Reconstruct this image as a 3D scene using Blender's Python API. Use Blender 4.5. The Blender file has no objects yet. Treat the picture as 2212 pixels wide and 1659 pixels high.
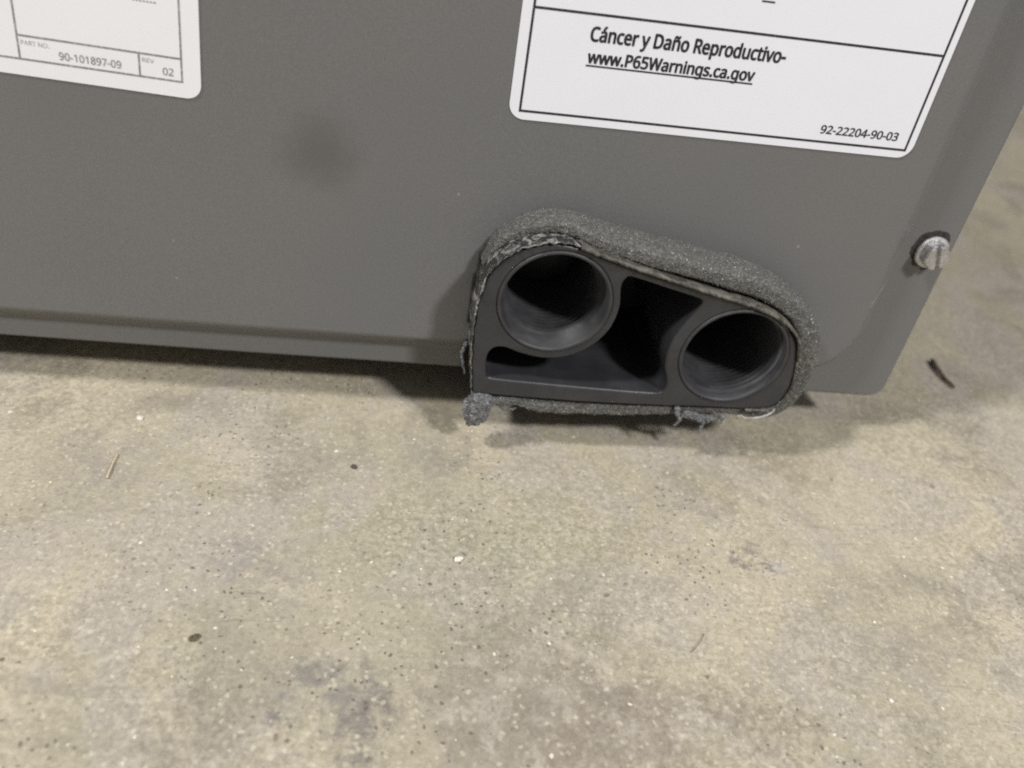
import bpy, bmesh, math, random
from mathutils import Vector, Matrix, noise

random.seed(7)
scene = bpy.context.scene
col = scene.collection
MM = 0.001

# ------------------------------------------------------------------ camera
cam_data = bpy.data.cameras.new('camera')
cam = bpy.data.objects.new('camera', cam_data)
col.objects.link(cam)
right = Vector((0.98674, -0.07875, 0.14195))
down = Vector((0.06678, -0.6001, -0.79714))
fwd = Vector((0.14796, 0.79604, -0.58688))
m = Matrix((right, -down, -fwd)).transposed().to_4x4()
m.translation = Vector((-0.14099, -0.18271, 0.14178))
cam.matrix_world = m
cam_data.sensor_width = 36.0
cam_data.lens = 36.0 * 1875.0 / 2212.0
cam_data.clip_start = 0.005
cam_data.clip_end = 50.0
cam_data.dof.use_dof = True
cam_data.dof.focus_distance = 0.192
cam_data.dof.aperture_fstop = 12.0
scene.camera = cam

# ------------------------------------------------------------------ light
world = bpy.data.worlds.new('World')
scene.world = world
world.use_nodes = True
bg = world.node_tree.nodes['Background']
bg.inputs['Color'].default_value = (1.0, 0.985, 0.955, 1)
bg.inputs['Strength'].default_value = 0.24


def area_lamp(name, pos, target, size, size_y, watts, color):
    d = bpy.data.lights.new(name, 'AREA')
    d.shape = 'RECTANGLE'
    d.size, d.size_y = size, size_y
    d.energy = watts
    d.color = color
    o = bpy.data.objects.new(name, d)
    col.objects.link(o)
    o.location = pos
    o.rotation_euler = (Vector(target) - Vector(pos)).to_track_quat('-Z', 'Y').to_euler()
    return o


AIM = Vector((-0.08, 0.0, 0.03))
area_lamp('ceiling_lamp', AIM + 3.0 * Vector((0.75, -1.0, 1.25)).normalized(), AIM, 0.28, 0.28, 72, (1.0, 0.985, 0.97))
area_lamp('ceiling_lamp', AIM + 2.6 * Vector((-0.75, -0.30, 1.0)).normalized(), AIM, 0.24, 0.24, 46, (1.0, 0.985, 0.96))

scene.view_settings.view_transform = 'Standard'
scene.view_settings.look = 'None'
scene.view_settings.exposure = 0.0
scene.view_settings.gamma = 1.0
scene.view_settings.use_curve_mapping = False
scene.render.engine = 'CYCLES'
scene.cycles.use_denoising = False      # keep the fine grain of the concrete and the paint
scene.cycles.use_adaptive_sampling = True
scene.cycles.adaptive_threshold = 0.015
scene.cycles.filter_width = 2.0
scene.cycles.max_bounces = 6
scene.cycles.sample_clamp_indirect = 4.0

FLOOR_Z = -0.006
FLANGE_Y = 0.005       # the flat rim of the door lies this far behind its raised field
FACE_Y = -0.012        # front face of the drain port


# ------------------------------------------------------------------ node helpers
class NT:
    def __init__(self, name):
        self.mat = bpy.data.materials.new(name)
        self.mat.use_nodes = True
        self.t = self.mat.node_tree
        self.b = self.t.nodes['Principled BSDF']
        tc = self.t.nodes.new('ShaderNodeTexCoord')
        self.co = tc.outputs['Object']

    def link(self, a, b):
        self.t.links.new(a, b)

    def put(self, sock, v):
        if hasattr(v, 'links'):
            self.link(v, sock)
        elif isinstance(v, (tuple, list)) and len(v) == 3 and sock.type == 'RGBA':
            sock.default_value = (*v, 1)
        else:
            sock.default_value = v

    def noise(self, scale, detail=3, rough=0.55, dist=0.0, co=None, w=None):
        n = self.t.nodes.new('ShaderNodeTexNoise')
        if w is not None:
            n.noise_dimensions = '4D'
            n.inputs['W'].default_value = w
        self.link(co or self.co, n.inputs['Vector'])
        n.inputs['Scale'].default_value = scale
        n.inputs['Detail'].default_value = detail
        n.inputs['Roughness'].default_value = rough
        n.inputs['Distortion'].default_value = dist
        return n.outputs['Fac']

    def voronoi(self, scale, out='Distance', rand=1.0, feature='F1', co=None):
        n = self.t.nodes.new('ShaderNodeTexVoronoi')
        n.feature = feature
        self.link(co or self.co, n.inputs['Vector'])
        n.inputs['Scale'].default_value = scale
        n.inputs['Randomness'].default_value = rand
        return n.outputs[out]

    def ramp(self, fac, lo, hi, a=0.0, b=1.0, smooth=True):
        n = self.t.nodes.new('ShaderNodeMapRange')
        if smooth:
            n.interpolation_type = 'SMOOTHSTEP'
        self.put(n.inputs['Value'], fac)
        n.inputs['From Min'].default_value = lo
        n.inputs['From Max'].default_value = hi
        n.inputs['To Min'].default_value = a
        n.inputs['To Max'].default_value = b
        return n.outputs['Result']

    def math(self, op, a, b=0.0):
        n = self.t.nodes.new('ShaderNodeMath')
        n.operation = op
        self.put(n.inputs[0], a)
        self.put(n.inputs[1], b)
        return n.outputs[0]

    def mix(self, fac, a, b, mode='MIX'):
        n = self.t.nodes.new('ShaderNodeMix')
        n.data_type = 'RGBA'
        n.blend_type = mode
        self.put(n.inputs[0], fac)
        self.put(n.inputs[6], a)
        self.put(n.inputs[7], b)
        return n.outputs[2]

    def vec(self, op, a, b=(0, 0, 0), out=0):
        n = self.t.nodes.new('ShaderNodeVectorMath')
        n.operation = op
        self.put(n.inputs[0], a)
        self.put(n.inputs[1], b)
        return n.outputs['Value' if out else 'Vector']

    def mapping(self, loc=(0, 0, 0), rot=(0, 0, 0), scale=(1, 1, 1)):
        n = self.t.nodes.new('ShaderNodeMapping')
        n.vector_type = 'POINT'
        self.link(self.co, n.inputs['Vector'])
        n.inputs['Location'].default_value = loc
        n.inputs['Rotation'].default_value = rot
        n.inputs['Scale'].default_value = scale
        return n.outputs[0]

    def bump(self, height, strength, dist, normal=None):
        n = self.t.nodes.new('ShaderNodeBump')
        n.inputs['Strength'].default_value = strength
        n.inputs['Distance'].default_value = dist
        self.link(height, n.inputs['Height'])
        if normal:
            self.link(normal, n.inputs['Normal'])
        return n.outputs[0]

    def done(self, color=None, rough=None, normal=None, metal=0.0, spec=0.5):
        if color is not None:
            self.put(self.b.inputs['Base Color'], color)
        if rough is not None:
            self.put(self.b.inputs['Roughness'], rough)
        if normal is not None:
            self.link(normal, self.b.inputs['Normal'])
        self.b.inputs['Metallic'].default_value = metal
        self.b.inputs['Specular IOR Level'].default_value = spec
        return self.mat


# ------------------------------------------------------------------ materials
def mat_concrete():
    t = NT('concrete')

    def sepc(c):
        n = t.t.nodes.new('ShaderNodeSeparateColor')
        t.link(c, n.inputs[0])
        return n.outputs

    nz = t.t.nodes.new('ShaderNodeTexNoise')
    t.link(t.co, nz.inputs['Vector'])
    nz.inputs['Scale'].default_value = 700
    nz.inputs['Detail'].default_value = 1
    sub = t.vec('SUBTRACT', nz.outputs['Color'], (0.5, 0.5, 0.5))
    scn = t.t.nodes.new('ShaderNodeVectorMath')
    scn.operation = 'SCALE'
    t.link(sub, scn.inputs[0])
    scn.inputs['Scale'].default_value = 0.0011
    wco = t.vec('ADD', t.co, scn.outputs[0])
    big = t.noise(10, 4, 0.58, 0.5)
    c = t.mix(t.ramp(big, 0.36, 0.64), (0.385, 0.352, 0.270), (0.475, 0.425, 0.322))
    lilac = t.noise(25, 7, 0.62, 0.9, w=9.0)
    c = t.mix(t.ramp(lilac, 0.47, 0.57, 0, 0.75), c, (0.405, 0.368, 0.322))
    mid = t.noise(30, 7, 0.60, 0.9, w=2.0)
    c = t.mix(t.ramp(mid, 0.515, 0.66, 0, 0.68), c, (0.29, 0.262, 0.212))
    pale = t.noise(38, 6, 0.62, 0.8, w=13.0)
    c = t.mix(t.ramp(pale, 0.54, 0.68, 0, 0.50), c, (0.54, 0.485, 0.368))
    # stains and scuffs of their own shape, plus one painted port shadow: x, y, reach, colour, strength
    edge = t.math('MULTIPLY', t.math('SUBTRACT', t.noise(110, 6, 0.72, 0.6, w=31.0), 0.5), 0.05)
    frag = t.ramp(t.noise(150, 5, 0.7, 0.4, w=37.0), 0.40, 0.58, 0.15, 1.0)
    for x, y, r, colr, k in ((-0.146, -0.086, 0.010, (0.20, 0.185, 0.175), 0.75), (-0.136, -0.090, 0.006, (0.18, 0.165, 0.155), 0.8),
                             (-0.112, -0.086, 0.026, (0.25, 0.22, 0.175), 0.70), (-0.090, -0.092, 0.024, (0.24, 0.205, 0.165), 0.65), (-0.112, -0.050, 0.032, (0.35, 0.335, 0.245), 0.5), (-0.060, -0.088, 0.012, (0.25, 0.22, 0.18), 0.5),
                             (-0.164, -0.055, 0.012, (0.30, 0.275, 0.25), 0.6), (-0.044, -0.047, 0.005, (0.22, 0.195, 0.185), 0.8),
                             (-0.050, -0.043, 0.004, (0.22, 0.195, 0.185), 0.7), (-0.043, -0.0475, 0.0016, (0.62, 0.58, 0.54), 0.6),
                             (-0.205, -0.024, 0.014, (0.31, 0.28, 0.25), 0.6), (-0.030, -0.010, 0.013, (0.20, 0.165, 0.12), 0.4),  # the brown patch right of the port is its shadow, painted in
                             (0.030, -0.004, 0.012, (0.28, 0.245, 0.205), 0.5), (-0.058, -0.026, 0.010, (0.24, 0.212, 0.16), 0.55),
                             (-0.020, -0.072, 0.012, (0.29, 0.255, 0.215), 0.5), (-0.128, -0.018, 0.012, (0.30, 0.275, 0.235), 0.5)):
        d = t.vec('DISTANCE', t.co, (x, y, FLOOR_Z), out=1)
        f = t.ramp(t.math('ADD', d, edge), r * 1.25, r * 0.35)
        c = t.mix(t.math('MULTIPLY', t.math('MULTIPLY', f, frag), k), c, colr)
    # fine cement grain, stronger where the skin is worn
    worn = t.ramp(t.noise(19, 4, 0.6, 0.4, w=51.0), 0.40, 0.62, 0.40, 1.0)
    g1 = t.noise(620, 4, 0.72, 0.4, w=1.0)
    c = t.mix(worn, c, t.mix(1.0, c, t.mix(t.ramp(g1, 0.36, 0.64), (0.80, 0.79, 0.77), (1.14, 1.14, 1.135)), 'MULTIPLY'))
    va = sepc(t.voronoi(1500, 'Color', co=wco))
    c = t.mix(1.0, c, t.mix(t.ramp(va[0], 0.0, 1.0, smooth=False), (0.90, 0.895, 0.89), (1.08, 1.08, 1.08)), 'MULTIPLY')
    # single darker and paler sand grains
    vd = t.voronoi(820, co=wco)
    vdc = sepc(t.voronoi(820, 'Color', co=wco))
    grain = t.ramp(vd, 0.46, 0.30)
    c = t.mix(t.math('MULTIPLY', grain, t.ramp(vdc[0], 0.70, 0.95, 0, 0.42)), c, (0.235, 0.21, 0.17))
    c = t.mix(t.math('MULTIPLY', grain, t.ramp(vdc[2], 0.76, 0.98, 0, 0.40)), c, (0.70, 0.64, 0.51))
    # pores and dark grains, in drifts
    clus = t.ramp(t.noise(20, 5, 0.62, 0.3, w=21.0), 0.44, 0.62)
    v = t.voronoi(900, co=wco)
    pick = t.ramp(sepc(t.voronoi(900, 'Color', co=wco))[0], 0.76, 0.95)
    pit = t.ramp(t.math('SUBTRACT', v, t.math('MULTIPLY', pick, 0.42)), 0.0, -0.14)
    pit = t.math('MULTIPLY', pit, t.ramp(clus, 0, 1, 0.12, 0.85))
    c = t.mix(pit, c, (0.135, 0.115, 0.088))
    v2 = t.voronoi(170, co=wco)
    p2 = t.ramp(sepc(t.voronoi(170, 'Color', co=wco))[0], 0.93, 1.0)
    pit2 = t.ramp(t.math('SUBTRACT', v2, t.math('MULTIPLY', p2, 0.16)), 0.0, -0.05)
    c = t.mix(t.math('MULTIPLY', pit2, 0.7), c, (0.17, 0.145, 0.115))
    # pale quartz grains
    v3 = t.voronoi(640, co=wco)
    p3 = t.ramp(sepc(t.voronoi(640, 'Color', co=wco))[1], 0.95, 1.0)
    lg = t.ramp(t.math('SUBTRACT', v3, t.math('MULTIPLY', p3, 0.30)), 0.0, -0.10)
    c = t.mix(t.math('MULTIPLY', lg, 0.8), c, (0.82, 0.77, 0.65))
    # drag marks and fine scratches
    st = t.noise(20, 5, 0.62, 0.3, co=t.mapping(rot=(0, 0, 0.22), scale=(1.0, 9.0, 1.0)), w=4.0)
    c = t.mix(t.ramp(st, 0.58, 0.74, 0, 0.42), c, (0.25, 0.222, 0.185))
    hs = t.noise(16, 2, 0.5, 0.6, co=t.mapping(rot=(0, 0, 0.5), scale=(1.0, 16.0, 1.0)), w=44.0)
    hair = t.ramp(t.math('ABSOLUTE', t.math('SUBTRACT', hs, 0.63)), 0.006, 0.001)
    c = t.mix(t.math('MULTIPLY', hair, 0.4), c, (0.19, 0.165, 0.135))
    h = t.math('ADD', t.math('MULTIPLY', g1, 0.6), t.math('MULTIPLY', va[0], 0.15))
    h = t.math('SUBTRACT', h, t.math('MULTIPLY', pit, 0.5))
    h = t.math('SUBTRACT', h, t.math('MULTIPLY', pit2, 0.7))
    n = t.bump(h, 0.45, 0.0004)
    r = t.ramp(mid, 0.35, 0.7, 0.72, 0.55)
    return t.done(c, r, n, spec=0.35)


def mat_paint():
    t = NT('grey_enamel')
    base = t.mix(t.ramp(t.noise(11, 2, 0.5), 0.35, 0.65), (0.137, 0.139, 0.140), (0.150, 0.147, 0.148))
    fine = t.noise(2600, 2, 0.7)
    base = t.mix(1.0, base, t.mix(t.ramp(fine, 0.3, 0.7), (0.91, 0.905, 0.90), (1.09, 1.09, 1.09)), 'MULTIPLY')
    # greasy round smudge on the field
    d = t.vec('DISTANCE', t.vec('ADD', t.co, t.vec('SCALE', (0, 0, 0))), (-0.1575, 0.0, 0.0655), out=1)
    wobb = t.math('MULTIPLY', t.math('SUBTRACT', t.noise(120, 3, 0.6), 0.5), 0.011)
    sm = t.ramp(t.math('ADD', d, wobb), 0.0125, 0.001)
    base = t.mix(t.math('MULTIPLY', sm, 0.42), base, (0.066, 0.064, 0.06))
    # sparse paint nicks
    v = t.voronoi(95)
    sep = t.t.nodes.new('ShaderNodeSeparateColor')
    t.link(t.voronoi(95, 'Color'), sep.inputs[0])
    nick = t.math('MULTIPLY', t.ramp(v, 0.05, 0.025), t.ramp(sep.outputs[0], 0.82, 0.85))
    base = t.mix(t.math('MULTIPLY', nick, 0.3), base, (0.5, 0.49, 0.47))
    # rubbed scratch near the corner of the raised field
    mp = t.mapping()
    sx = t.t.nodes.new('ShaderNodeSeparateXYZ')
    t.link(t.vec('SUBTRACT', t.co, (-0.0158, 0.0, 0.0413)), sx.inputs[0])
    ca, sa = math.cos(0.93), math.sin(0.93)
    u = t.math('ADD', t.math('MULTIPLY', sx.outputs[0], ca), t.math('MULTIPLY', sx.outputs[2], sa))
    w = t.math('SUBTRACT', t.math('MULTIPLY', sx.outputs[2], ca), t.math('MULTIPLY', sx.outputs[0], sa))
    w = t.math('ADD', w, t.math('MULTIPLY', t.math('SUBTRACT', t.noise(300, 2), 0.5), 0.0006))
    sc = t.math('MULTIPLY', t.ramp(t.math('ABSOLUTE', w), 0.00045, 0.0001), t.ramp(t.math('ABSOLUTE', u), 0.0036, 0.0022))
    base = t.mix(t.math('MULTIPLY', sc, 0.55), base, (0.48, 0.46, 0.42))
    h = t.noise(900, 3, 0.6)
    n = t.bump(h, 0.12, 0.0002)
    r = t.ramp(t.noise(25, 4, 0.6), 0.3, 0.7, 0.34, 0.46)
    return t.done(base, r, n, spec=0.42)


def mat_plastic():
    t = NT('black_plastic')
    dust_lift = t.ramp(t.noise(90, 4, 0.65, 0.4), 0.35, 0.75)
    c = t.mix(dust_lift, (0.025, 0.0255, 0.029), (0.040, 0.0405, 0.045))
    n = t.bump(t.noise(700, 3, 0.6), 0.15, 0.0002)
    return t.done(c, t.ramp(t.noise(160, 3), 0.3, 0.7, 0.30, 0.42), n, spec=0.5)


def mat_socket():
    t = NT('lifted_socket_plastic')
    dust_lift = t.ramp(t.noise(220, 4, 0.65, 0.4), 0.35, 0.7)
    c = t.mix(dust_lift, (0.032, 0.032, 0.035), (0.050, 0.050, 0.054))  # paler than the port body: brightness for the deep bores, put into the colour
    return t.done(c, 0.50, t.bump(t.noise(900, 3, 0.6), 0.15, 0.0002), spec=0.4)


def mat_foam(name='grey_foam', lo=(0.10, 0.10, 0.093), hi=(0.275, 0.273, 0.252)):
    t = NT(name)
    cells = t.voronoi(2200)
    n1 = t.noise(1300, 4, 0.75)
    c = t.mix(t.ramp(n1, 0.34, 0.68), lo, hi)
    c = t.mix(t.ramp(cells, 0.15, 0.55, 0.0, 0.5), c, (0.03, 0.031, 0.031))
    big = t.noise(90, 3, 0.6)
    c = t.mix(t.ramp(big, 0.45, 0.75, 0, 0.5), c, (0.10, 0.098, 0.085))
    sep = t.t.nodes.new('ShaderNodeSeparateColor')
    t.link(t.voronoi(4200, 'Color'), sep.inputs[0])
    glint = t.ramp(sep.outputs[0], 0.984, 0.992)
    c = t.mix(glint, c, (0.55, 0.55, 0.54))
    n = t.bump(t.math('ADD', n1, t.math('MULTIPLY', cells, -0.5)), 0.9, 0.0006)
    return t.done(c, t.math('SUBTRACT', 0.78, t.math('MULTIPLY', glint, 0.5)), n, spec=0.35)


def mat_film():
    t = NT('torn_film')
    n1 = t.noise(260, 5, 0.7, 1.0)
    c = t.mix(t.ramp(n1, 0.46, 0.70), (0.028, 0.029, 0.028), (0.50, 0.495, 0.46))
    n = t.bump(t.noise(420, 4, 0.7, 1.0), 0.9, 0.001)
    return t.done(c, t.ramp(n1, 0.3, 0.7, 0.14, 0.42), n, spec=0.7)


def mat_tape():
    t = NT('adhesive_tape_edge')
    n1 = t.noise(300, 5, 0.75, 0.6)
    c = t.mix(t.ramp(n1, 0.36, 0.66), (0.035, 0.034, 0.030), (0.15, 0.143, 0.12))
    n = t.bump(n1, 0.8, 0.0006)
    return t.done(c, 0.55, n, spec=0.4)


def mat_paper(name, colr):
    t = NT(name)
    c = t.mix(t.ramp(t.noise(30, 3, 0.5), 0.3, 0.7), tuple(0.985 * k for k in colr), colr)
    sh = t.noise(55, 2, 0.4)
    n = t.bump(sh, 0.08, 0.002)
    return t.done(c, t.ramp(sh, 0.35, 0.65, 0.36, 0.30), n, spec=0.4)


def mat_ink(name, colr, worn=0.0):
    t = NT(name)
    lighter = tuple(min(1, k * 1.6 + 0.02 + worn) for k in colr)
    c = t.mix(t.ramp(t.noise(1800, 3, 0.7), 0.40, 0.72), colr, lighter)
    return t.done(c, 0.45, spec=0.3)


def mat_zinc():
    t = NT('zinc_plate')
    n1 = t.noise(500, 4, 0.65, 0.3)
    c = t.mix(t.ramp(n1, 0.3, 0.7), (0.36, 0.355, 0.36), (0.60, 0.59, 0.60))
    n = t.bump(n1, 0.35, 0.0003)
    return t.done(c, t.ramp(n1, 0.3, 0.7, 0.34, 0.52), n, metal=0.85)


def mat_plain(name, a, b, scale, rough=0.8, bump=0.5, dist=0.0003):
    t = NT(name)
    n1 = t.noise(scale, 4, 0.65, 0.3)
    c = t.mix(t.ramp(n1, 0.3, 0.7), a, b)
    return t.done(c, rough, t.bump(n1, bump, dist), spec=0.3)


M = dict(concrete=mat_concrete(), paint=mat_paint(), plastic=mat_plastic(), socket=mat_socket(), foam=mat_foam(),
         lump=mat_foam('pale_foam', (0.16, 0.165, 0.175), (0.36, 0.365, 0.38)),
         film=mat_film(), tape=mat_tape(), paper=mat_paper('white_sticker', (0.76, 0.775, 0.84)),
         paper2=mat_paper('white_matt_sticker', (0.78, 0.785, 0.82)),
         ink=mat_ink('black_ink', (0.018, 0.018, 0.02)), ink2=mat_ink('grey_ink', (0.20, 0.195, 0.19), 0.06),
         ink3=mat_ink('faint_grey_ink', (0.26, 0.25, 0.25), 0.06),
         zinc=mat_zinc(),
         fibre=mat_plain('foam_fibre', (0.30, 0.30, 0.29), (0.62, 0.62, 0.60), 900, 0.35, 0.1),
         chipped=mat_plain('chipped_paint', (0.018, 0.015, 0.014), (0.05, 0.045, 0.043), 900, 0.7),
         bark=mat_plain('bark', (0.09, 0.070, 0.052), (0.19, 0.15, 0.115), 500),
         straw=mat_plain('straw', (0.46, 0.39, 0.27), (0.62, 0.54, 0.40), 700),
         white_stone=mat_plain('white_stone', (0.66, 0.62, 0.54), (0.86, 0.83, 0.76), 900, 0.6),
         dark_stone=mat_plain('dark_stone', (0.06, 0.052, 0.045), (0.13, 0.115, 0.10), 900, 0.7),
         brown_stone=mat_plain('brown_stone', (0.075, 0.058, 0.036), (0.17, 0.13, 0.085), 800, 0.7),
         grit=mat_plain('grit', (0.42, 0.38, 0.30), (0.66, 0.61, 0.50), 60, 0.6, 0.1))


# ------------------------------------------------------------------ mesh helpers
def link_obj(name, mesh, mat, parent=None, smooth=False):
    o = bpy.data.objects.new(name, mesh)
    col.objects.link(o)
    if mat is not None:
        mesh.materials.clear()
        mesh.materials.append(mat)
    if smooth:
        mesh.polygons.foreach_set('use_smooth', [True] * len(mesh.polygons))
    if parent is not None:
        o.parent = parent
    return o


def from_data(name, verts, faces, mat, parent=None, smooth=False):
    me = bpy.data.meshes.new(name)
    me.from_pydata([tuple(v) for v in verts], [], faces)
    me.validate()
    me.update()
    return link_obj(name, me, mat, parent, smooth)


def from_bm(name, bm, mat, parent=None, smooth=False):
    me = bpy.data.meshes.new(name)
    bmesh.ops.recalc_face_normals(bm, faces=bm.faces)
    bm.to_mesh(me)
    bm.free()
    return link_obj(name, me, mat, parent, smooth)


def empty(name, loc=(0, 0, 0)):
    o = bpy.data.objects.new(name, None)
    o.empty_display_size = 0.02
    o.location = loc
    col.objects.link(o)
    return o


def tag(o, label, cat, group=None):
    o['label'] = label
    o['category'] = cat
    if group:
        o['group'] = group


def box(bm, x0, x1, y0, y1, z0, z1):
    r = bmesh.ops.create_cube(bm, size=1.0)
    for v in r['verts']:
        v.co = Vector(((x0 + x1) / 2 + v.co.x * (x1 - x0), (y0 + y1) / 2 + v.co.y * (y1 - y0), (z0 + z1) / 2 + v.co.z * (z1 - z0)))


def catmull(pts, step, closed=False):
    """smooth polyline through pts, sampled about every `step`"""
    n = len(pts)
    P = [Vector(p) for p in pts]
    out = []
    segs = n if closed else n - 1
    for i in range(segs):
        a = P[(i - 1) % n] if closed or i > 0 else P[0]
        b, c = P[i], P[(i + 1) % n]
        d = P[(i + 2) % n] if closed or i + 2 < n else P[-1]
        k = max(1, int((c - b).length / step))
        for j in range(k):
            t = j / k
            out.append(0.5 * ((2 * b) + (c - a) * t + (2 * a - 5 * b + 4 * c - d) * t * t + (3 * b - a - 3 * c + d) * t ** 3))
    if not closed:
        out.append(P[-1])
    return out


def inside(x, z, poly):
    c = False
    n = len(poly)
    for i in range(n):
        x1, z1 = poly[i]
        x2, z2 = poly[i - 1]
        if (z1 > z) != (z2 > z) and x < (x2 - x1) * (z - z1) / (z2 - z1) + x1:
            c = not c
    return c


def smooth01(t):
    t = max(0.0, min(1.0, t))
    return t * t * (3 - 2 * t)


# ------------------------------------------------------------------ floor
floor = from_data('floor', [(-2.5, -2.5, FLOOR_Z), (2.5, -2.5, FLOOR_Z), (2.5, 2.5, FLOOR_Z), (-2.5, 2.5, FLOOR_Z)], [(0, 1, 2, 3)], M['concrete'])
floor['kind'] = 'structure'
floor['label'] = 'mottled tan and grey concrete slab floor'

# ------------------------------------------------------------------ cabinet
cabinet = empty('equipment_cabinet', (-0.22, 0.2, FLOOR_Z))
bpy.context.view_layer.update()
CAB_INV = cabinet.matrix_world.inverted()
tag(cabinet, 'grey painted sheet-metal equipment cabinet with drain port and white stickers, standing on concrete', 'cabinet')


def own(o, parent=cabinet):
    """parent o so that its mesh, given in world coordinates, stays put"""
    o.parent = parent
    o.matrix_parent_inverse = CAB_INV if parent is cabinet else Matrix.Identity(4)
    return o


# outline of the drain port, mm, x and z, from the lower left corner clockwise
OUT_MM = [(-118.6, 12.2), (-119.3, 17.5), (-120.1, 25), (-120.3, 35), (-119.3, 44.0), (-116.2, 49.4), (-110.8, 53.4), (-104.8, 54.9),
          (-99.5, 54.5), (-94, 52.9), (-86, 50.6), (-77, 48.4), (-68.4, 46.4), (-60, 44.5), (-54.4, 43.1), (-48.4, 40.7),
          (-44.0, 37.9), (-40.8, 34.2), (-39.0, 29.0), (-37.9, 22), (-38.2, 18), (-39.6, 15.0), (-42.5, 13.4), (-47.5, 13.0)]
ARC = catmull([(x * MM, z * MM) for x, z in OUT_MM], 0.0006)
BOTTOM = [Vector((x * MM, z * MM)) for x, z in ((-55, 12.7), (-66, 12.3), (-80, 11.9), (-92, 11.7), (-106, 11.9), (-117.4, 12.1))]
OUTLINE = ARC + BOTTOM
HOLES = (((-0.1026, 0.0400), 0.01295), ((-0.0554, 0.0287), 0.01325))
CAV_MM = [(-116.2, 19.5), (-116.4, 23.6), (-115.2, 26.0), (-112.6, 26.5), (-108.4, 25.1), (-102.6, 24.2), (-96.8, 25.3), (-91.6, 28.8), (-88.2, 33.9),
          (-87.1, 40.0), (-87.9, 45.6), (-87.2, 48.0), (-85.4, 48.3), (-76, 46.0), (-69.6, 44.5), (-67.9, 43.8), (-67.9, 42.2), (-70.0, 37.9), (-71.9, 33.0),
          (-72.5, 28.4), (-72.0, 24.2), (-70.6, 20.6), (-70.2, 18.0), (-70.9, 16.6), (-72.8, 16.1), (-85, 16.2), (-100, 16.6), (-114.4, 17.2), (-115.7, 17.8)]
CAVITY = catmull([(x * MM, z * MM) for x, z in CAV_MM], 0.0006, closed=True)

# --- door panel: raised field, flat rim, notch for the port
X0, X1, Z0, Z1 = -0.445, 0.0, 0.008, 0.46
EX0, EX1, EZ0, EZ1, ER = X0 + 0.0138, -0.0136, 0.0143, Z1 - 0.014, 0.017


def field_depth(x, z):
    cx = min(max(x, EX0 + ER), EX1 - ER)
    cz = min(max(z, EZ0 + ER), EZ1 - ER)
    d = ER - math.hypot(x - cx, z - cz)
    if x > EX0 + ER and x < EX1 - ER and z > EZ0 + ER and z < EZ1 - ER:
        d = ER
    t = max(0.0, min(1.0, d / 0.0050))
    f = 1 - (1 - t) ** 1.12
    return FLANGE_Y * (1 - f)


def axis(stops):
    out = []
    for a, b, s in stops:
        k = max(1, round((b - a) / s))
        out += [a + (b - a) * i / k for i in range(k)]
    return out + [stops[-1][1]]


xs = axis([(X0, X0 + 0.026, 0.001), (X0 + 0.026, -0.127, 0.006), (-0.127, -0.1206, 0.0008), (-0.1206, -0.030, 0.001), (-0.030, -0.0150, 0.0006), (-0.0150, -0.0126, 0.0002), (-0.0126, X1, 0.0006)])
zs = axis([(Z0, 0.036, 0.0005), (0.036, 0.062, 0.001), (0.062, Z1 - 0.026, 0.006), (Z1 - 0.026, Z1, 0.001)])
CR = 0.0038
verts, idx = [], {}
for j, z in enumerate(zs):
    for i, x in enumerate(xs):
        px, pz = x, z
        for sx in (X1, X0):                      # rounded lower corners of the sheet
            s = -1 if sx == X1 else 1
            ccx, ccz = sx + s * CR, Z0 + CR
            if (px - ccx) * s < 0 and pz < ccz:
                r = math.hypot(px - ccx, pz - ccz)
                if r > CR:
                    px, pz = ccx + (px - ccx) * CR / r, ccz + (pz - ccz) * CR / r
        wav = 0.00025 * noise.noise(Vector((px * 14, 3.1, pz * 14)))
        idx[i, j] = len(verts)
        verts.append((px, field_depth(px, pz) + wav, pz))
NOTCH = []
for k, p in enumerate(OUTLINE):
    NOTCH.append((p.x, p.y))
faces = []
for j in range(len(zs) - 1):
    for i in range(len(xs) - 1):
        cx, cz = (xs[i] + xs[i + 1]) / 2, (zs[j] + zs[j + 1]) / 2
        if inside(cx, cz, NOTCH) or (-0.1206 < cx < -0.0385 and cz < 0.020):
            continue
        faces.append((idx[i, j], idx[i + 1, j], idx[i + 1, j + 1], idx[i, j + 1]))
me = bpy.data.meshes.new('door_panel')
me.from_pydata(verts, [], faces)
bm = bmesh.new()
bm.from_mesh(me)
bmesh.ops.remove_doubles(bm, verts=bm.verts, dist=0.00002)
bmesh.ops.dissolve_degenerate(bm, edges=bm.edges, dist=0.00001)
bmesh.ops.delete(bm, geom=[v for v in bm.verts if not v.link_faces], context='VERTS')
bm.to_mesh(me)
bm.free()
door = own(link_obj('door_panel', me, M['paint'], smooth=True))
sol = door.modifiers.new('sheet', 'SOLIDIFY')
sol.thickness = 0.0011
sol.offset = -1.0

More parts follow.
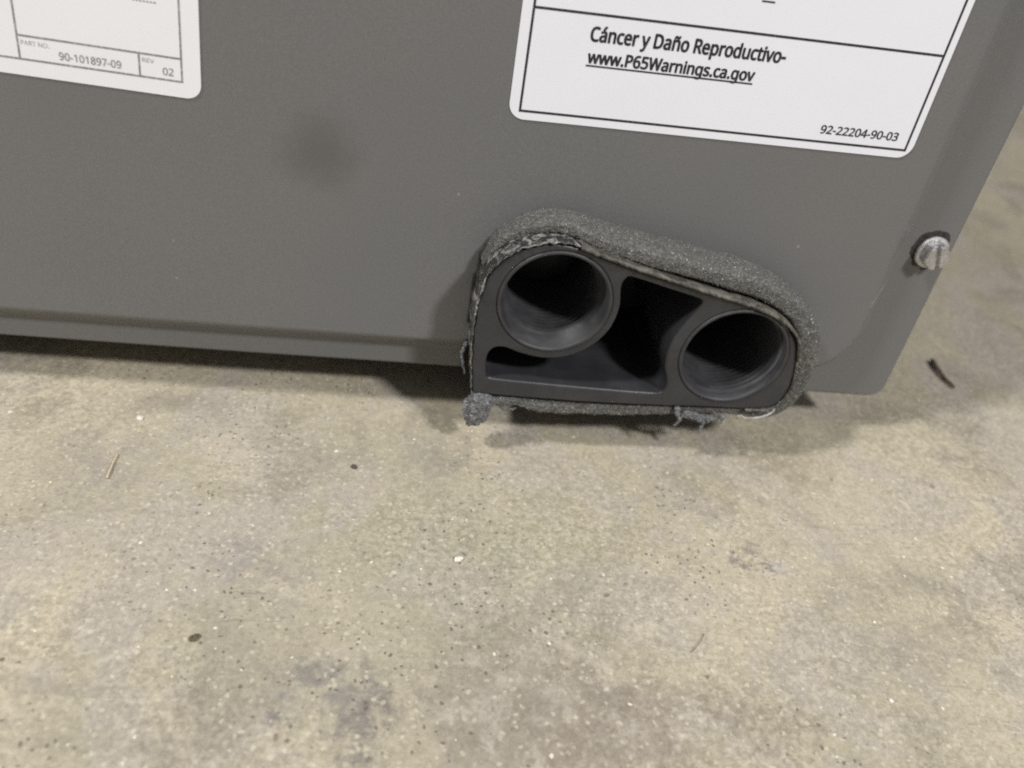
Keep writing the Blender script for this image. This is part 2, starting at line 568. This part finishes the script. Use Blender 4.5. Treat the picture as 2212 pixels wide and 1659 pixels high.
# folded returns of the door behind its rim
for name, b in (('door_return', (-0.0016, -0.0004, FLANGE_Y + 0.0014, 0.05, Z0 + CR, Z1)),
                ('door_return', (X0 + CR, -0.1235, FLANGE_Y + 0.0014, 0.05, Z0 + 0.0004, Z0 + 0.0016)),
                ('door_return', (-0.0320, -CR - 0.001, FLANGE_Y + 0.0014, 0.05, Z0 + 0.0004, Z0 + 0.0016)),
                ('door_return', (X0 + 0.0004, X0 + 0.0016, FLANGE_Y + 0.0014, 0.05, Z0 + CR, Z1)),
                ('door_return', (X0 + 0.002, -0.002, FLANGE_Y + 0.0014, 0.05, Z1 - 0.0016, Z1 - 0.0004))):
    bm = bmesh.new()
    box(bm, *b)
    own(from_bm(name, bm, M['paint']))
bm = bmesh.new()
box(bm, X0 + 0.003, -0.003, 0.051, 0.50, 0.0105, Z1)
bmesh.ops.bevel(bm, geom=bm.edges[:], offset=0.002, segments=2, affect='EDGES')
own(from_bm('casing', bm, M['paint']))
bm = bmesh.new()
box(bm, X0 + 0.02, -0.02, 0.066, 0.49, FLOOR_Z, 0.0104)
own(from_bm('plinth', bm, M['paint']))


# --- drain port
def curve_solid(name, loops, depth, bevel, mat, parent, y_front):
    cu = bpy.data.curves.new(name, 'CURVE')
    cu.dimensions = '2D'
    cu.fill_mode = 'BOTH'
    for loop in loops:
        sp = cu.splines.new('POLY')
        sp.points.add(len(loop) - 1)
        for p, q in zip(sp.points, loop):
            p.co = (q[0], q[1], 0, 1)
        sp.use_cyclic_u = True
    cu.extrude = depth / 2 - bevel
    cu.bevel_depth = bevel
    cu.bevel_resolution = 2
    cu.offset = -bevel
    tmp = bpy.data.objects.new('tmp', cu)
    col.objects.link(tmp)
    dg = bpy.context.evaluated_depsgraph_get()
    me = bpy.data.meshes.new_from_object(tmp.evaluated_get(dg))
    bpy.data.objects.remove(tmp)
    for v in me.vertices:
        x, y, z = v.co
        v.co = (x, y_front + depth / 2 - z, y)
    return link_obj(name, me, mat)


def circle(c, r, n=72):
    return [(c[0] + r * math.cos(2 * math.pi * k / n), c[1] + r * math.sin(2 * math.pi * k / n)) for k in range(n)]


port = curve_solid('drain_port', [[tuple(p) for p in OUTLINE]] + [circle(c, r + 0.0004) for c, r in HOLES] + [[tuple(p) for p in CAVITY]],
                   0.040, 0.00065, M['plastic'], None, FACE_Y)
own(port)
back = curve_solid('back_plate', [[tuple(p) for p in OUTLINE]], 0.003, 0.0003, M['plastic'], None, FACE_Y + 0.0405)
own(back, port)


def lathe(name, c, prof, mat, parent, n=80):
    """profile (radius, y) turned about the axis through c along y"""
    vs, fs = [], []
    for r, y in prof:
        for k in range(n):
            a = 2 * math.pi * k / n
            vs.append((c[0] + r * math.cos(a), y, c[1] + r * math.sin(a)))
    for i in range(len(prof) - 1):
        for k in range(n):
            a, b = i * n + k, i * n + (k + 1) % n
            fs.append((a, b, b + n, a + n))
    fs.append([(len(prof) - 1) * n + k for k in range(n)])
    o = from_data(name, vs, fs, mat, smooth=True)
    return own(o, parent)


for q, (c, r) in enumerate(HOLES):
    prof = [(r + 0.0008, FACE_Y + 0.0012), (r + 0.0005, FACE_Y - 0.0002), (r + 0.0001, FACE_Y - 0.0004), (r - 0.0004, FACE_Y + 0.0001)]
    y = FACE_Y + (0.0045 if q == 0 else 0.0022)
    rr = r - (0.0007 if q == 0 else 0.0005)
    prof.append((rr, y))
    pitch = 0.00145
    if q == 0:
        prof.append((rr - 0.0007, y + 0.0005))
        rr -= 0.0008
        y += 0.0008
    while y < FACE_Y + 0.027:
        prof += [(rr, y), (rr - 0.00055, y + pitch * 0.45), (rr - 0.00055, y + pitch * 0.55)]
        y += pitch
        rr -= 0.00006
    prof += [(rr, y), (rr - 0.0002, y + 0.004), (0.0055, y + 0.0046), (0.0045, y + 0.0052), (0.0008, y + 0.0052)]
    lathe('threaded_socket', c, prof, M['socket'], port)
    port['label'] = 'black moulded plastic drain port with two threaded sockets'

# --- foam gasket round the port
def path_frames(pts):
    fr = []
    n = len(pts)
    L = 0.0
    for i in range(n):
        a, b = pts[max(0, i - 2)], pts[min(n - 1, i + 2)]
        d = (b - a).normalized()
        nrm = Vector((-d.y, d.x))
        if i:
            L += (pts[i] - pts[i - 1]).length
        fr.append((pts[i], nrm, L))
    return fr


def interp(keys, s):
    for (a, va), (b, vb) in zip(keys, keys[1:]):
        if s <= b:
            t = smooth01((s - a) / (b - a)) if b > a else 0
            return tuple(p + (q - p) * t for p, q in zip(va, vb))
    return keys[-1][1]


path = [Vector((x * MM, z * MM)) for x, z in OUT_MM[4:]] + [Vector((x * MM, z * MM)) for x, z in
       ((-58, 12.5), (-70, 12.1), (-84, 11.6), (-98, 11.5), (-108, 11.7), (-113, 11.4), (-116.5, 9.6))]
PATH = catmull(path, 0.00038)
FR = path_frames(PATH)
TOT = FR[-1][2]
# arclength fraction -> gap to the port, thickness, front y, back y (mm)
KEYS = [(0.0, (0.1, 0.6, -5.0, 0.3)), (0.05, (0.2, 1.9, -6.0, 0.6)), (0.10, (0.3, 2.9, -7.6, 0.8)), (0.17, (0.3, 3.4, -10.2, 0.8)), (0.22, (0.7, 4.2, -10.9, 0.8)),
        (0.30, (1.3, 4.6, -10.6, 0.8)), (0.38, (1.3, 4.9, -10.4, 0.8)), (0.45, (0.9, 5.4, -10.4, 0.8)), (0.50, (0.5, 6.0, -10.4, 0.6)), (0.57, (0.5, 5.6, -10.2, 1.0)), (0.61, (0.5, 4.0, -10.6, 2.5)),
        (0.645, (0.6, 2.4, -10.8, 3.0)), (0.70, (0.7, 3.0, -10.8, 3.0)), (0.80, (0.9, 4.0, -11.0, 3.0)), (0.90, (0.9, 4.0, -11.4, 3.0)), (0.96, (0.6, 2.8, -11.6, 2.0)), (1.0, (0.2, 2.0, -12.2, -5.0))]
NU = 76
verts, faces = [], []
surf = []
for i, (p, nrm, L) in enumerate(FR):
    s = L / TOT
    gap, th, yf, yb = (v * MM for v in interp(KEYS, s))
    th *= 1 + 0.10 * noise.noise(Vector((L * 130, 7.7, 0)))
    yf += 0.00045 * noise.noise(Vector((L * 210, 1.7, 0)))
    w, d = th / 2, (yb - yf) / 2
    for k in range(NU):
        a = 2 * math.pi * k / NU
        ca, sa = math.cos(a), math.sin(a)
        e = 0.42
        u = math.copysign(abs(ca) ** e, ca) * w
        y = math.copysign(abs(sa) ** e, sa) * d
        if u > 0:
            u *= 1.0 + 0.10 * (1 - (y / d) ** 2)
        q = Vector((p.x + nrm.x * (gap + w + u), (yf + yb) / 2 + y, p.y + nrm.y * (gap + w + u)))
        out = Vector((nrm.x * ca, sa, nrm.y * ca)).normalized()
        am = min(1.0, th / 0.002)
        q += out * am * (0.00020 * noise.noise(q * 1900) + 0.00015 * noise.noise(q * 620) + 0.00016 * noise.noise(q * 160))
        verts.append(q)
        if th > 0.0012:
            surf.append((q, out))
for i in range(len(FR) - 1):
    for k in range(NU):
        a, b = i * NU + k, i * NU + (k + 1) % NU
        faces.append((a, b, b + NU, a + NU))
faces.append(list(range(NU))[::-1])
faces.append([(len(FR) - 1) * NU + k for k in range(NU)])
gasket = own(from_data('foam_gasket', verts, faces, M['foam'], smooth=True))
gasket['label'] = 'grey open-cell foam seal wrapped round the drain port'


def lump_mesh(name, centre, radii, amp, freq, mat, parent, sub=5, seed=0.0, smooth=False):
    bm = bmesh.new()
    bmesh.ops.create_icosphere(bm, subdivisions=sub, radius=1.0)
    for v in bm.verts:
        d = v.co.copy()
        k = 1 + amp * noise.noise(d * freq + Vector((seed, 0, 0))) + amp * 0.5 * noise.noise(d * freq * 2.7 + Vector((0, seed, 0))) + amp * 0.3 * noise.noise(d * freq * 7 + Vector((0, seed, 1)))
        v.co = Vector((d.x * radii[0] * k, d.y * radii[1] * k, d.z * radii[2] * k)) + Vector(centre)
    return from_bm(name, bm, mat, parent, smooth)


own(lump_mesh('foam_lump', (-0.1172, -0.0112, 0.0062), (0.0033, 0.0032, 0.0040), 0.26, 2.2, M['lump'], None, 6, 3.3, True), gasket)
own(lump_mesh('foam_lump', (-0.1160, -0.0112, 0.0098), (0.0029, 0.0028, 0.0028), 0.28, 2.0, M['lump'], None, 5, 8.1, True), gasket)


def sliver(vs, fs, p, d, ln, wd):
    side = d.orthogonal().normalized()
    up = d.cross(side)
    n = len(vs)
    vs += [p + side * wd, p - side * wd, p + up * wd, p + d * ln]
    fs += [(n, n + 1, n + 3), (n + 1, n + 2, n + 3), (n + 2, n, n + 3)]


rnd = random.Random(11)
vs, fs = [], []
for _ in range(1700):
    q, o = rnd.choice(surf)
    if q.y > 0.001 or rnd.random() < (0.35 if o.y > 0.3 else 0):
        continue
    d = (o + Vector((rnd.gauss(0, 0.7), rnd.gauss(0, 0.7), rnd.gauss(0, 0.7)))).normalized()
    sliver(vs, fs, q, d, rnd.uniform(0.0002, 0.0006), rnd.uniform(0.00003, 0.00006))
for _ in range(700):
    d = Vector((rnd.gauss(0, 1), rnd.gauss(0, 1), rnd.gauss(0, 1))).normalized()
    q = Vector((-0.1172, -0.0112, 0.0066)) + Vector((d.x * 0.0032, d.y * 0.0031, d.z * 0.0042))
    sliver(vs, fs, q, (d + 0.5 * Vector((rnd.gauss(0, 1), rnd.gauss(0, 1), rnd.gauss(0, 1)))).normalized(), rnd.uniform(0.0003, 0.0009), 0.00005)
fib = own(from_data('foam_fibre', vs, fs, M['fibre']), gasket)
fib['kind'] = 'stuff'


def tube(name, pts, radii, mat, parent=None, n=8, rough=0.0, seed=0.0):
    vs, fs = [], []
    P = [Vector(p) for p in pts]
    for i, p in enumerate(P):
        d = (P[min(i + 1, len(P) - 1)] - P[max(i - 1, 0)]).normalized()
        a = d.orthogonal().normalized() if i == 0 else (a - d * a.dot(d)).normalized()
        b = d.cross(a)
        for k in range(n):
            t = 2 * math.pi * k / n
            r = radii[i] * (1 + rough * noise.noise(Vector((i * 0.9 + seed, math.cos(t) * 1.5, math.sin(t) * 1.5))))
            vs.append(p + a * math.cos(t) * r + b * math.sin(t) * r)
    for i in range(len(P) - 1):
        for k in range(n):
            u, v = i * n + k, i * n + (k + 1) % n
            fs.append((u, v, v + n, u + n))
    fs.append(list(range(n))[::-1])
    fs.append([(len(P) - 1) * n + k for k in range(n)])
    return from_data(name, vs, fs, mat, parent, smooth=True)


def shred(pts, r0, mat, seed):
    P = catmull(pts, 0.00025)
    rad = [r0 * (1 - 0.75 * i / len(P)) for i in range(len(P))]
    P = [p + Vector((noise.noise(p * 900 + Vector((seed, 0, 0))), noise.noise(p * 900 + Vector((0, seed, 0))), noise.noise(p * 900))) * 0.0003 for p in P]
    return own(tube('foam_shred', P, rad, mat, None, 7, 0.9, seed), gasket)


shred([(-0.0655, -0.0112, 0.0118), (-0.0650, -0.0122, 0.0098), (-0.0643, -0.0126, 0.0082), (-0.0656, -0.0128, 0.0066)], 0.0008, M['lump'], 1.0)
for k, (cx, cz, rx, rz) in enumerate(((-0.0622, 0.0098, 0.0017, 0.0009), (-0.0592, 0.0091, 0.0020, 0.0010), (-0.0560, 0.0090, 0.0015, 0.0009))):
    own(lump_mesh('foam_shred', (cx, -0.0120, cz), (rx, 0.0008, rz), 0.75, 2.1, M['lump'], None, 5, 2.0 + k * 3.1, True), gasket)
shred([(-0.0580, -0.0116, 0.0090), (-0.0576, -0.0124, 0.0072), (-0.0582, -0.0126, 0.0052)], 0.0008, M['lump'], 3.0)
shred([(-0.0540, -0.0114, 0.0098), (-0.0528, -0.0124, 0.0104), (-0.0532, -0.0126, 0.0084)], 0.0008, M['lump'], 4.0)
shred([(-0.1205, 0.0010, 0.0190), (-0.1216, -0.0035, 0.0170), (-0.1206, -0.0068, 0.0142)], 0.0007, M['lump'], 5.0)
shred([(-0.1130, -0.0110, 0.0098), (-0.1098, -0.0118, 0.0076), (-0.1070, -0.0120, 0.0086)], 0.0006, M['foam'], 6.0)
shred([(-0.0385, -0.0115, 0.0160), (-0.0408, -0.0122, 0.0120), (-0.0450, -0.0124, 0.0105), (-0.0490, -0.0122, 0.0108)], 0.00035, M['fibre'], 7.0)


def ribbon(name, pts, y_front, y_back, off, thick, mat, jag, seed, cols=10, crumple=0.5):
    """thin crumpled strip lying on the port's outer wall"""
    fr = path_frames(pts)
    T = fr[-1][2]
    vs, fs = [], []
    n = len(fr)
    for side in (0, 1):
        for p, nrm, L in fr:
            s = L / T
            yf = y_front(s) + jag * noise.noise(Vector((L * 900, seed, 0))) + jag * 0.8 * noise.noise(Vector((L * 300, seed, 4)))
            yb = y_back(s)
            for c in range(cols):
                f = c / (cols - 1)
                o = off(s, f) + side * thick + jag * crumple * noise.noise(Vector((L * 380, f * 2.3, seed)))
                vs.append((p.x + nrm.x * o, yf + (yb - yf) * f, p.y + nrm.y * o))
    h = n * cols
    for i in range(n - 1):
        for c in range(cols - 1):
            a = i * cols + c
            fs.append((a, a + 1, a + cols + 1, a + cols))
            fs.append((h + a, h + a + cols, h + a + cols + 1, h + a + 1))
        a, b = i * cols, i * cols + cols - 1
        fs.append((a, a + cols, h + a + cols, h + a))
        fs.append((b, h + b, h + b + cols, b + cols))
    return own(from_data(name, vs, fs, mat, smooth=True), gasket)


left_path = catmull([(x * MM, z * MM) for x, z in OUT_MM[0:10]], 0.0003)
film = ribbon('torn_film', left_path, lambda s: -0.0124 if s > 0.45 else -0.0119, lambda s: 0.001 if s < 0.5 else -0.004,
              lambda s, f: 0.00012 + 0.0004 * smooth01((s - 0.45) / 0.2) * (1 - f), 0.00018, M['film'], 0.0008, 3.0)
film['label'] = 'shiny torn film along the left edge of the port'
top_path = catmull([(x * MM, z * MM) for x, z in OUT_MM[8:19]], 0.0003)
tape = ribbon('tape_edge', top_path, lambda s: -0.0129, lambda s: -0.001, lambda s, f: 0.00016 + 0.0001 * math.sin(9 * s), 0.0007 if True else 0, M['tape'], 0.0004, 8.0, 10, 0.15)
side_path = catmull([(x * MM, z * MM) for x, z in OUT_MM[18:24]], 0.0003)
ribbon('tape_edge', side_path, lambda s: -0.0124, lambda s: -0.001, lambda s, f: 0.00014, 0.0004, M['tape'], 0.0005, 12.0, 10, 0.15)


# --- stickers
def rounded_rect(x0, x1, z0, z1, r, n=10):
    pts = []
    for cx, cz, a0 in ((x1 - r, z1 - r, 0), (x0 + r, z1 - r, 90), (x0 + r, z0 + r, 180), (x1 - r, z0 + r, 270)):
        for k in range(n + 1):
            a = math.radians(a0 + 90 * k / n)
            pts.append((cx + r * math.cos(a), cz + r * math.sin(a)))
    return pts


try:                                     # one of Blender's own fonts
    import os
    GROTESK = bpy.data.fonts.load(os.path.join(bpy.utils.system_resource('DATAFILES'), 'fonts', 'NotoSansHebrew-Regular.woff2'))
except Exception:
    GROTESK = None

_cu = bpy.data.curves.new('t', 'FONT')
_cu.body = 'H'
_cu.size = 100.0
if GROTESK:
    _cu.font = GROTESK
_o = bpy.data.objects.new('t', _cu)
col.objects.link(_o)
_m = bpy.data.meshes.new_from_object(_o.evaluated_get(bpy.context.evaluated_depsgraph_get()))
CAP_H = max(v.co.y for v in _m.vertices) * 0.01
bpy.data.objects.remove(_o)


class Sticker:
    """flat print laid out in a local frame (mm) whose origin and turn are given on the door's field"""
    def __init__(self, ox, oz, ang):
        self.o = (ox, oz)
        self.ca, self.sa = math.cos(ang), math.sin(ang)

    def at(self, x, z, lift):
        X = self.o[0] + (x * self.ca - z * self.sa) * MM
        Z = self.o[1] + (x * self.sa + z * self.ca) * MM
        return Vector((X, field_depth(X, Z) + 0.00025 * noise.noise(Vector((X * 14, 3.1, Z * 14))) - lift, Z))

    def sheet(self, name, x0, x1, z0, z1, r, mat):
        loop = rounded_rect(x0, x1, z0, z1, r)
        bm = bmesh.new()
        f = bm.faces.new([bm.verts.new((x, z, 0)) for x, z in loop])
        step = 4.0
        for axis_n, lo, hi in ((0, x0, x1), (1, z0, z1)):
            k = lo + step
            while k < hi:
                no = (1, 0, 0) if axis_n == 0 else (0, 1, 0)
                co = (k, 0, 0) if axis_n == 0 else (0, k, 0)
                bmesh.ops.bisect_plane(bm, geom=bm.verts[:] + bm.edges[:] + bm.faces[:], plane_co=co, plane_no=no)
                k += step
        front = {v: self.at(v.co.x, v.co.y, 0.00022) for v in bm.verts}
        bd = [e for e in bm.edges if e.is_boundary]
        for v, c in front.items():
            v.co = c
        r_ = bmesh.ops.extrude_edge_only(bm, edges=bd)
        for v in [g for g in r_['geom'] if isinstance(g, bmesh.types.BMVert)]:
            v.co.y += 0.00018
        return own(from_bm(name, bm, mat))

    def bar(self, x0, z0, x1, z1, w, mat, parent, name='printed_line'):
        n = 14
        d = Vector((x1 - x0, z1 - z0)).normalized()
        nr = Vector((-d.y, d.x)) * w / 2
        vs, fs = [], []
        for i in range(n + 1):
            t = i / n
            x, z = x0 + (x1 - x0) * t, z0 + (z1 - z0) * t
            vs += [self.at(x + nr.x, z + nr.y, 0.00027), self.at(x - nr.x, z - nr.y, 0.00027),
                   self.at(x + nr.x, z + nr.y, 0.00023), self.at(x - nr.x, z - nr.y, 0.00023)]
        for i in range(n):
            a = 4 * i
            fs += [(a, a + 1, a + 5, a + 4), (a, a + 4, a + 6, a + 2), (a + 1, a + 3, a + 7, a + 5)]
        return own(from_data(name, vs, fs, mat), parent)

    def text(self, body, x, z, width, height, mat, parent, bold=0.0, name='printed_text', shear=0.0):
        """body set with its lower left corner of the baseline at x, z; width overall, height of the capitals"""
        cu = bpy.data.curves.new('t', 'FONT')
        cu.body = body
        cu.size = 100.0
        if GROTESK:
            cu.font = GROTESK
        cu.fill_mode = 'FRONT'
        cu.resolution_u = 5
        cu.shear = shear
        tmp = bpy.data.objects.new('t', cu)
        col.objects.link(tmp)
        dg = bpy.context.evaluated_depsgraph_get()
        me = bpy.data.meshes.new_from_object(tmp.evaluated_get(dg))
        bpy.data.objects.remove(tmp)
        for v in me.vertices:
            v.co *= 0.01
        CAP = CAP_H
        lo = min(v.co.x for v in me.vertices)
        hi = max(v.co.x for v in me.vertices)
        sx, sz = width / (hi - lo), height / CAP
        # heavy strokes: the same glyphs laid over themselves, slightly shifted
        co = [v.co.copy() for v in me.vertices]
        fc = [tuple(p.vertices) for p in me.polygons]
        shifts = [(0, 0)]
        if bold:
            shifts += [(bold, 0), (-bold, 0), (0, bold * 0.8), (0, -bold * 0.8), (bold * 0.7, bold * 0.6), (-bold * 0.7, -bold * 0.6), (bold * 0.7, -bold * 0.6), (-bold * 0.7, bold * 0.6)]
        vs, fs = [], []
        for k, (dx, dz) in enumerate(shifts):
            n0 = len(vs)
            vs += [self.at(x + (c.x + dx - lo) * sx, z + (c.y + dz) * sz, 0.00027 + k * 0.000003) for c in co]
            fs += [tuple(i + n0 for i in f) for f in fc]
        return own(from_data(name, vs, fs, mat), parent)


# right-hand sticker: origin at the lower right corner of its printed frame
R = Sticker(-0.02690, 0.08083, 0.0119)
warning = R.sheet('warning_sticker', -91.3, 1.75, -1.9, 66, 3.4, M['paper'])
warning['label'] = 'white sticker with black frame and Spanish warning text'
H = 64.0
for a in ((-88.9, 0, 0, 0), (-88.9, H, 0, H), (-88.9, -0.25, -88.9, H + 0.25), (0, -0.25, 0, H + 0.25), (-88.7, 21.05, -0.2, 21.05)):
    R.bar(*a, 0.5, M['ink'], warning)
R.text('Cáncer y Daño Reproductivo-', -76.5, 15.85, 42.0, 2.75, M['ink'], warning, 0.034)
R.text('www.P65Warnings.ca.gov', -76.3, 11.45, 36.2, 2.4, M['ink'], warning, 0.034)
R.bar(-76.5, 10.85, -40.0, 10.85, 0.34, M['ink'], warning)
R.text('92-22204-90-03', -21.4, 1.95, 18.5, 1.8, M['ink'], warning, 0.020)
R.bar(-43.0, 27.35, -40.2, 27.35, 0.34, M['ink'], warning)

# left-hand sticker
Lb = Sticker(-0.18510, 0.07770, -0.033)
partno = Lb.sheet('part_number_sticker', -72, 3.65, -3.25, 40, 3.0, M['paper2'])
partno['label'] = 'white sticker with grey ruled boxes and part number'
for a in ((-68, 0, 0.2, 0), (0, 0, 0, 36), (-30.6, 4.6, 0, 4.6), (-30.6, 0, -30.6, 36), (-8.1, 0, -8.1, 4.6)):
    Lb.bar(*a, 0.36, M['ink2'], partno)
Lb.text('PART NO.', -30.05, 2.85, 5.2, 0.85, M['ink3'], partno, 0.0)
Lb.text('90-101897-09', -23.2, 0.95, 11.6, 1.45, M['ink2'], partno, 0.008)
Lb.text('REV', -7.5, 2.95, 2.3, 0.85, M['ink3'], partno, 0.0)
Lb.text('02', -3.65, 0.95, 2.05, 1.45, M['ink2'], partno, 0.008)
for k in range(7):
    Lb.bar(-8.6 + k * 0.66, 14.62, -8.2 + k * 0.66, 14.62, 0.3, M['ink3'], partno, 'printed_mark')

# --- screw in the rim
SX, SZ = -0.0053, 0.0541
SY = FLANGE_Y
screw_c = (SX, SZ)


def turned(name, prof, mat, parent, n=48, wob=0.0, seed=0):
    vs, fs = [], []
    for r, y in prof:
        for k in range(n):
            a = 2 * math.pi * k / n
            q = r * (1 + wob * noise.noise(Vector((math.cos(a) * 2.2, math.sin(a) * 2.2, seed))) + wob * 0.5 * max(0.0, math.sin(a - 0.6)) + wob * 0.25 * noise.noise(Vector((math.cos(a) * 9, math.sin(a) * 9, seed))))
            vs.append((SX + q * math.cos(a), y, SZ + q * math.sin(a)))
    for i in range(len(prof) - 1):
        for k in range(n):
            a, b = i * n + k, i * n + (k + 1) % n
            fs.append((a, b, b + n, a + n))
    fs.append([(len(prof) - 1) * n + k for k in range(n)])
    return own(from_data(name, vs, fs, mat, smooth=False), parent)


screw = turned('screw', [(0.0044, SY - 0.0001), (0.0044, SY - 0.0006), (0.0041, SY - 0.0010), (0.0036, SY - 0.0012), (0.0020, SY - 0.0013)], M['zinc'], cabinet, 56)
screw['label'] = 'zinc plated slotted hex washer-head screw'
bm = bmesh.new()
rot = 0.35
slot_dir = rot + math.radians(90)
# hexagon head with a slot cut: two half prisms and a floor
hexv = [(0.0037 * math.cos(rot + math.pi / 3 * k), 0.0037 * math.sin(rot + math.pi / 3 * k)) for k in range(6)]


def half(sign):
    sd = Vector((math.cos(slot_dir), math.sin(slot_dir)))
    sn = Vector((-sd.y, sd.x)) * sign
    poly = [Vector(v) for v in hexv]
    res = []
    for i in range(6):                       # clip the hexagon to one side of the slot
        a, b = poly[i], poly[(i + 1) % 6]
        da, db = a.dot(sn) - 0.0005, b.dot(sn) - 0.0005
        if da >= 0:
            res.append(a)
        if da * db < 0:
            res.append(a + (b - a) * (da / (da - db)))
    return res


def prism(bm, poly, y0, y1):
    lo = [bm.verts.new((SX + p[0], y0, SZ + p[1])) for p in poly]
    hi = [bm.verts.new((SX + p[0] * 0.96, y1, SZ + p[1] * 0.96)) for p in poly]
    n = len(poly)
    bm.faces.new(lo)
    bm.faces.new(hi)
    for i in range(n):
        bm.faces.new((lo[i], lo[(i + 1) % n], hi[(i + 1) % n], hi[i]))


for sgn in (1, -1):
    prism(bm, half(sgn), SY - 0.0011, SY - 0.0038)
prism(bm, [(p[0] * 0.985, p[1] * 0.985) for p in hexv], SY - 0.0010, SY - 0.0028)
bmesh.ops.recalc_face_normals(bm, faces=bm.faces)
bmesh.ops.bevel(bm, geom=[e for e in bm.edges], offset=0.00025, segments=2, affect='EDGES')
own(from_bm('hex_head', bm, M['zinc']), screw)
# paint broken away round the washer
chip = turned('paint_chip', [(0.0051, SY - 0.00002), (0.0050, SY - 0.00012), (0.003, SY - 0.00013)], M['chipped'], screw, 120, 0.22, 4.4)
chip['label'] = 'dark chipped paint round the washer'

# ------------------------------------------------------------------ litter on the floor
def stone(name, x, y, r, flat, mat, seed, label, cat):
    o = lump_mesh(name, (0, 0, 0), (r[0], r[1], flat), 0.35, 1.6, mat, None, 3, seed)
    o.location = (x, y, FLOOR_Z + flat * 0.75)
    o.rotation_euler = (0, 0, seed)
    tag(o, label, cat)
    return o


pts = catmull([(0.0434, 0.0462, FLOOR_Z + 0.0010), (0.0428, 0.0412, FLOOR_Z + 0.0012), (0.0429, 0.0362, FLOOR_Z + 0.0010), (0.0438, 0.0312, FLOOR_Z + 0.0009)], 0.0006)
tw = tube('twig', pts, [0.00085 * (1 - 0.5 * i / len(pts)) for i in range(len(pts))], M['bark'], None, 10, 0.5, 2.0)
tag(tw, 'short dark brown twig on the concrete right of the cabinet corner', 'twig')
pts = catmull([(-0.2019, -0.0296, FLOOR_Z + 0.0004), (-0.2019, -0.0256, FLOOR_Z + 0.0005), (-0.2018, -0.0212, FLOOR_Z + 0.0004)], 0.0006)
sw = tube('wood_splinter', pts, [0.00036 * (1 - 0.4 * i / len(pts)) for i in range(len(pts))], M['straw'], None, 6, 0.5, 5.0)
tag(sw, 'thin pale tan wood splinter lying on the floor at far left', 'splinter')
stone('pebble', -0.2001, -0.0076, (0.0008, 0.0007), 0.0005, M['white_stone'], 1.2, 'single bright white pebble on the floor in front of the cabinet at left', 'pebble')
stone('stone_chip', -0.1737, -0.0729, (0.0011, 0.0007), 0.0004, M['brown_stone'], 0.6, 'brown angular stone chip on the lower left floor', 'stone chip')
stone('pebble', -0.1464, -0.0214, (0.0008, 0.0007), 0.0004, M['dark_stone'], 2.2, 'dark grey pebble on the floor left of the drain port', 'pebble')
stone('plaster_crumb', -0.1214, -0.0502, (0.0010, 0.0007), 0.0005, M['white_stone'], 3.7, 'white plaster crumb on the floor below the drain port', 'crumb')
stone('stone_chip', -0.0318, -0.0845, (0.0005, 0.0004), 0.0003, M['white_stone'], 5.2, 'tiny pale stone chip on the lower right floor', 'stone chip')
pts = catmull([(-0.0728, -0.0737, FLOOR_Z + 0.0003), (-0.0705, -0.0715, FLOOR_Z + 0.0004), (-0.0685, -0.0687, FLOOR_Z + 0.0003)], 0.0006)
o = tube('hair', pts, [0.00007] * len(pts), M['bark'], None, 5)
tag(o, 'fine short dark hair lying on the floor below the port', 'hair')

# loose sand grains
rnd = random.Random(5)
vs, fs = [], []
for _ in range(1800):
    x, y = rnd.uniform(-0.26, 0.10), rnd.uniform(-0.125, 0.0)
    if rnd.random() < 0.25:
        x, y = rnd.uniform(-0.02, 0.24), rnd.uniform(-0.02, 0.25)
        if x < 0.006 and y > 0:
            continue
    if noise.noise(Vector((x * 30, y * 30, 2.0))) < rnd.uniform(-0.6, 0.4):
        continue
    r = rnd.choice((0.00007, 0.00008, 0.0001, 0.00013, 0.0002))
    n = len(vs)
    a0 = rnd.uniform(0, 6.28)
    for k in range(4):
        a = a0 + k * 1.57 + rnd.uniform(-0.3, 0.3)
        q = r * rnd.uniform(0.6, 1.3)
        vs.append((x + q * math.cos(a), y + q * math.sin(a), FLOOR_Z + 0.00001))
    vs.append((x + rnd.uniform(-.4, .4) * r, y + rnd.uniform(-.4, .4) * r, FLOOR_Z + r * rnd.uniform(0.6, 1.1)))
    fs += [(n + k, n + (k + 1) % 4, n + 4) for k in range(4)]
gr = from_data('sand_grit', vs, fs, M['grit'])
gr['kind'] = 'stuff'
tag(gr, 'loose pale sand grit scattered on the concrete', 'grit')
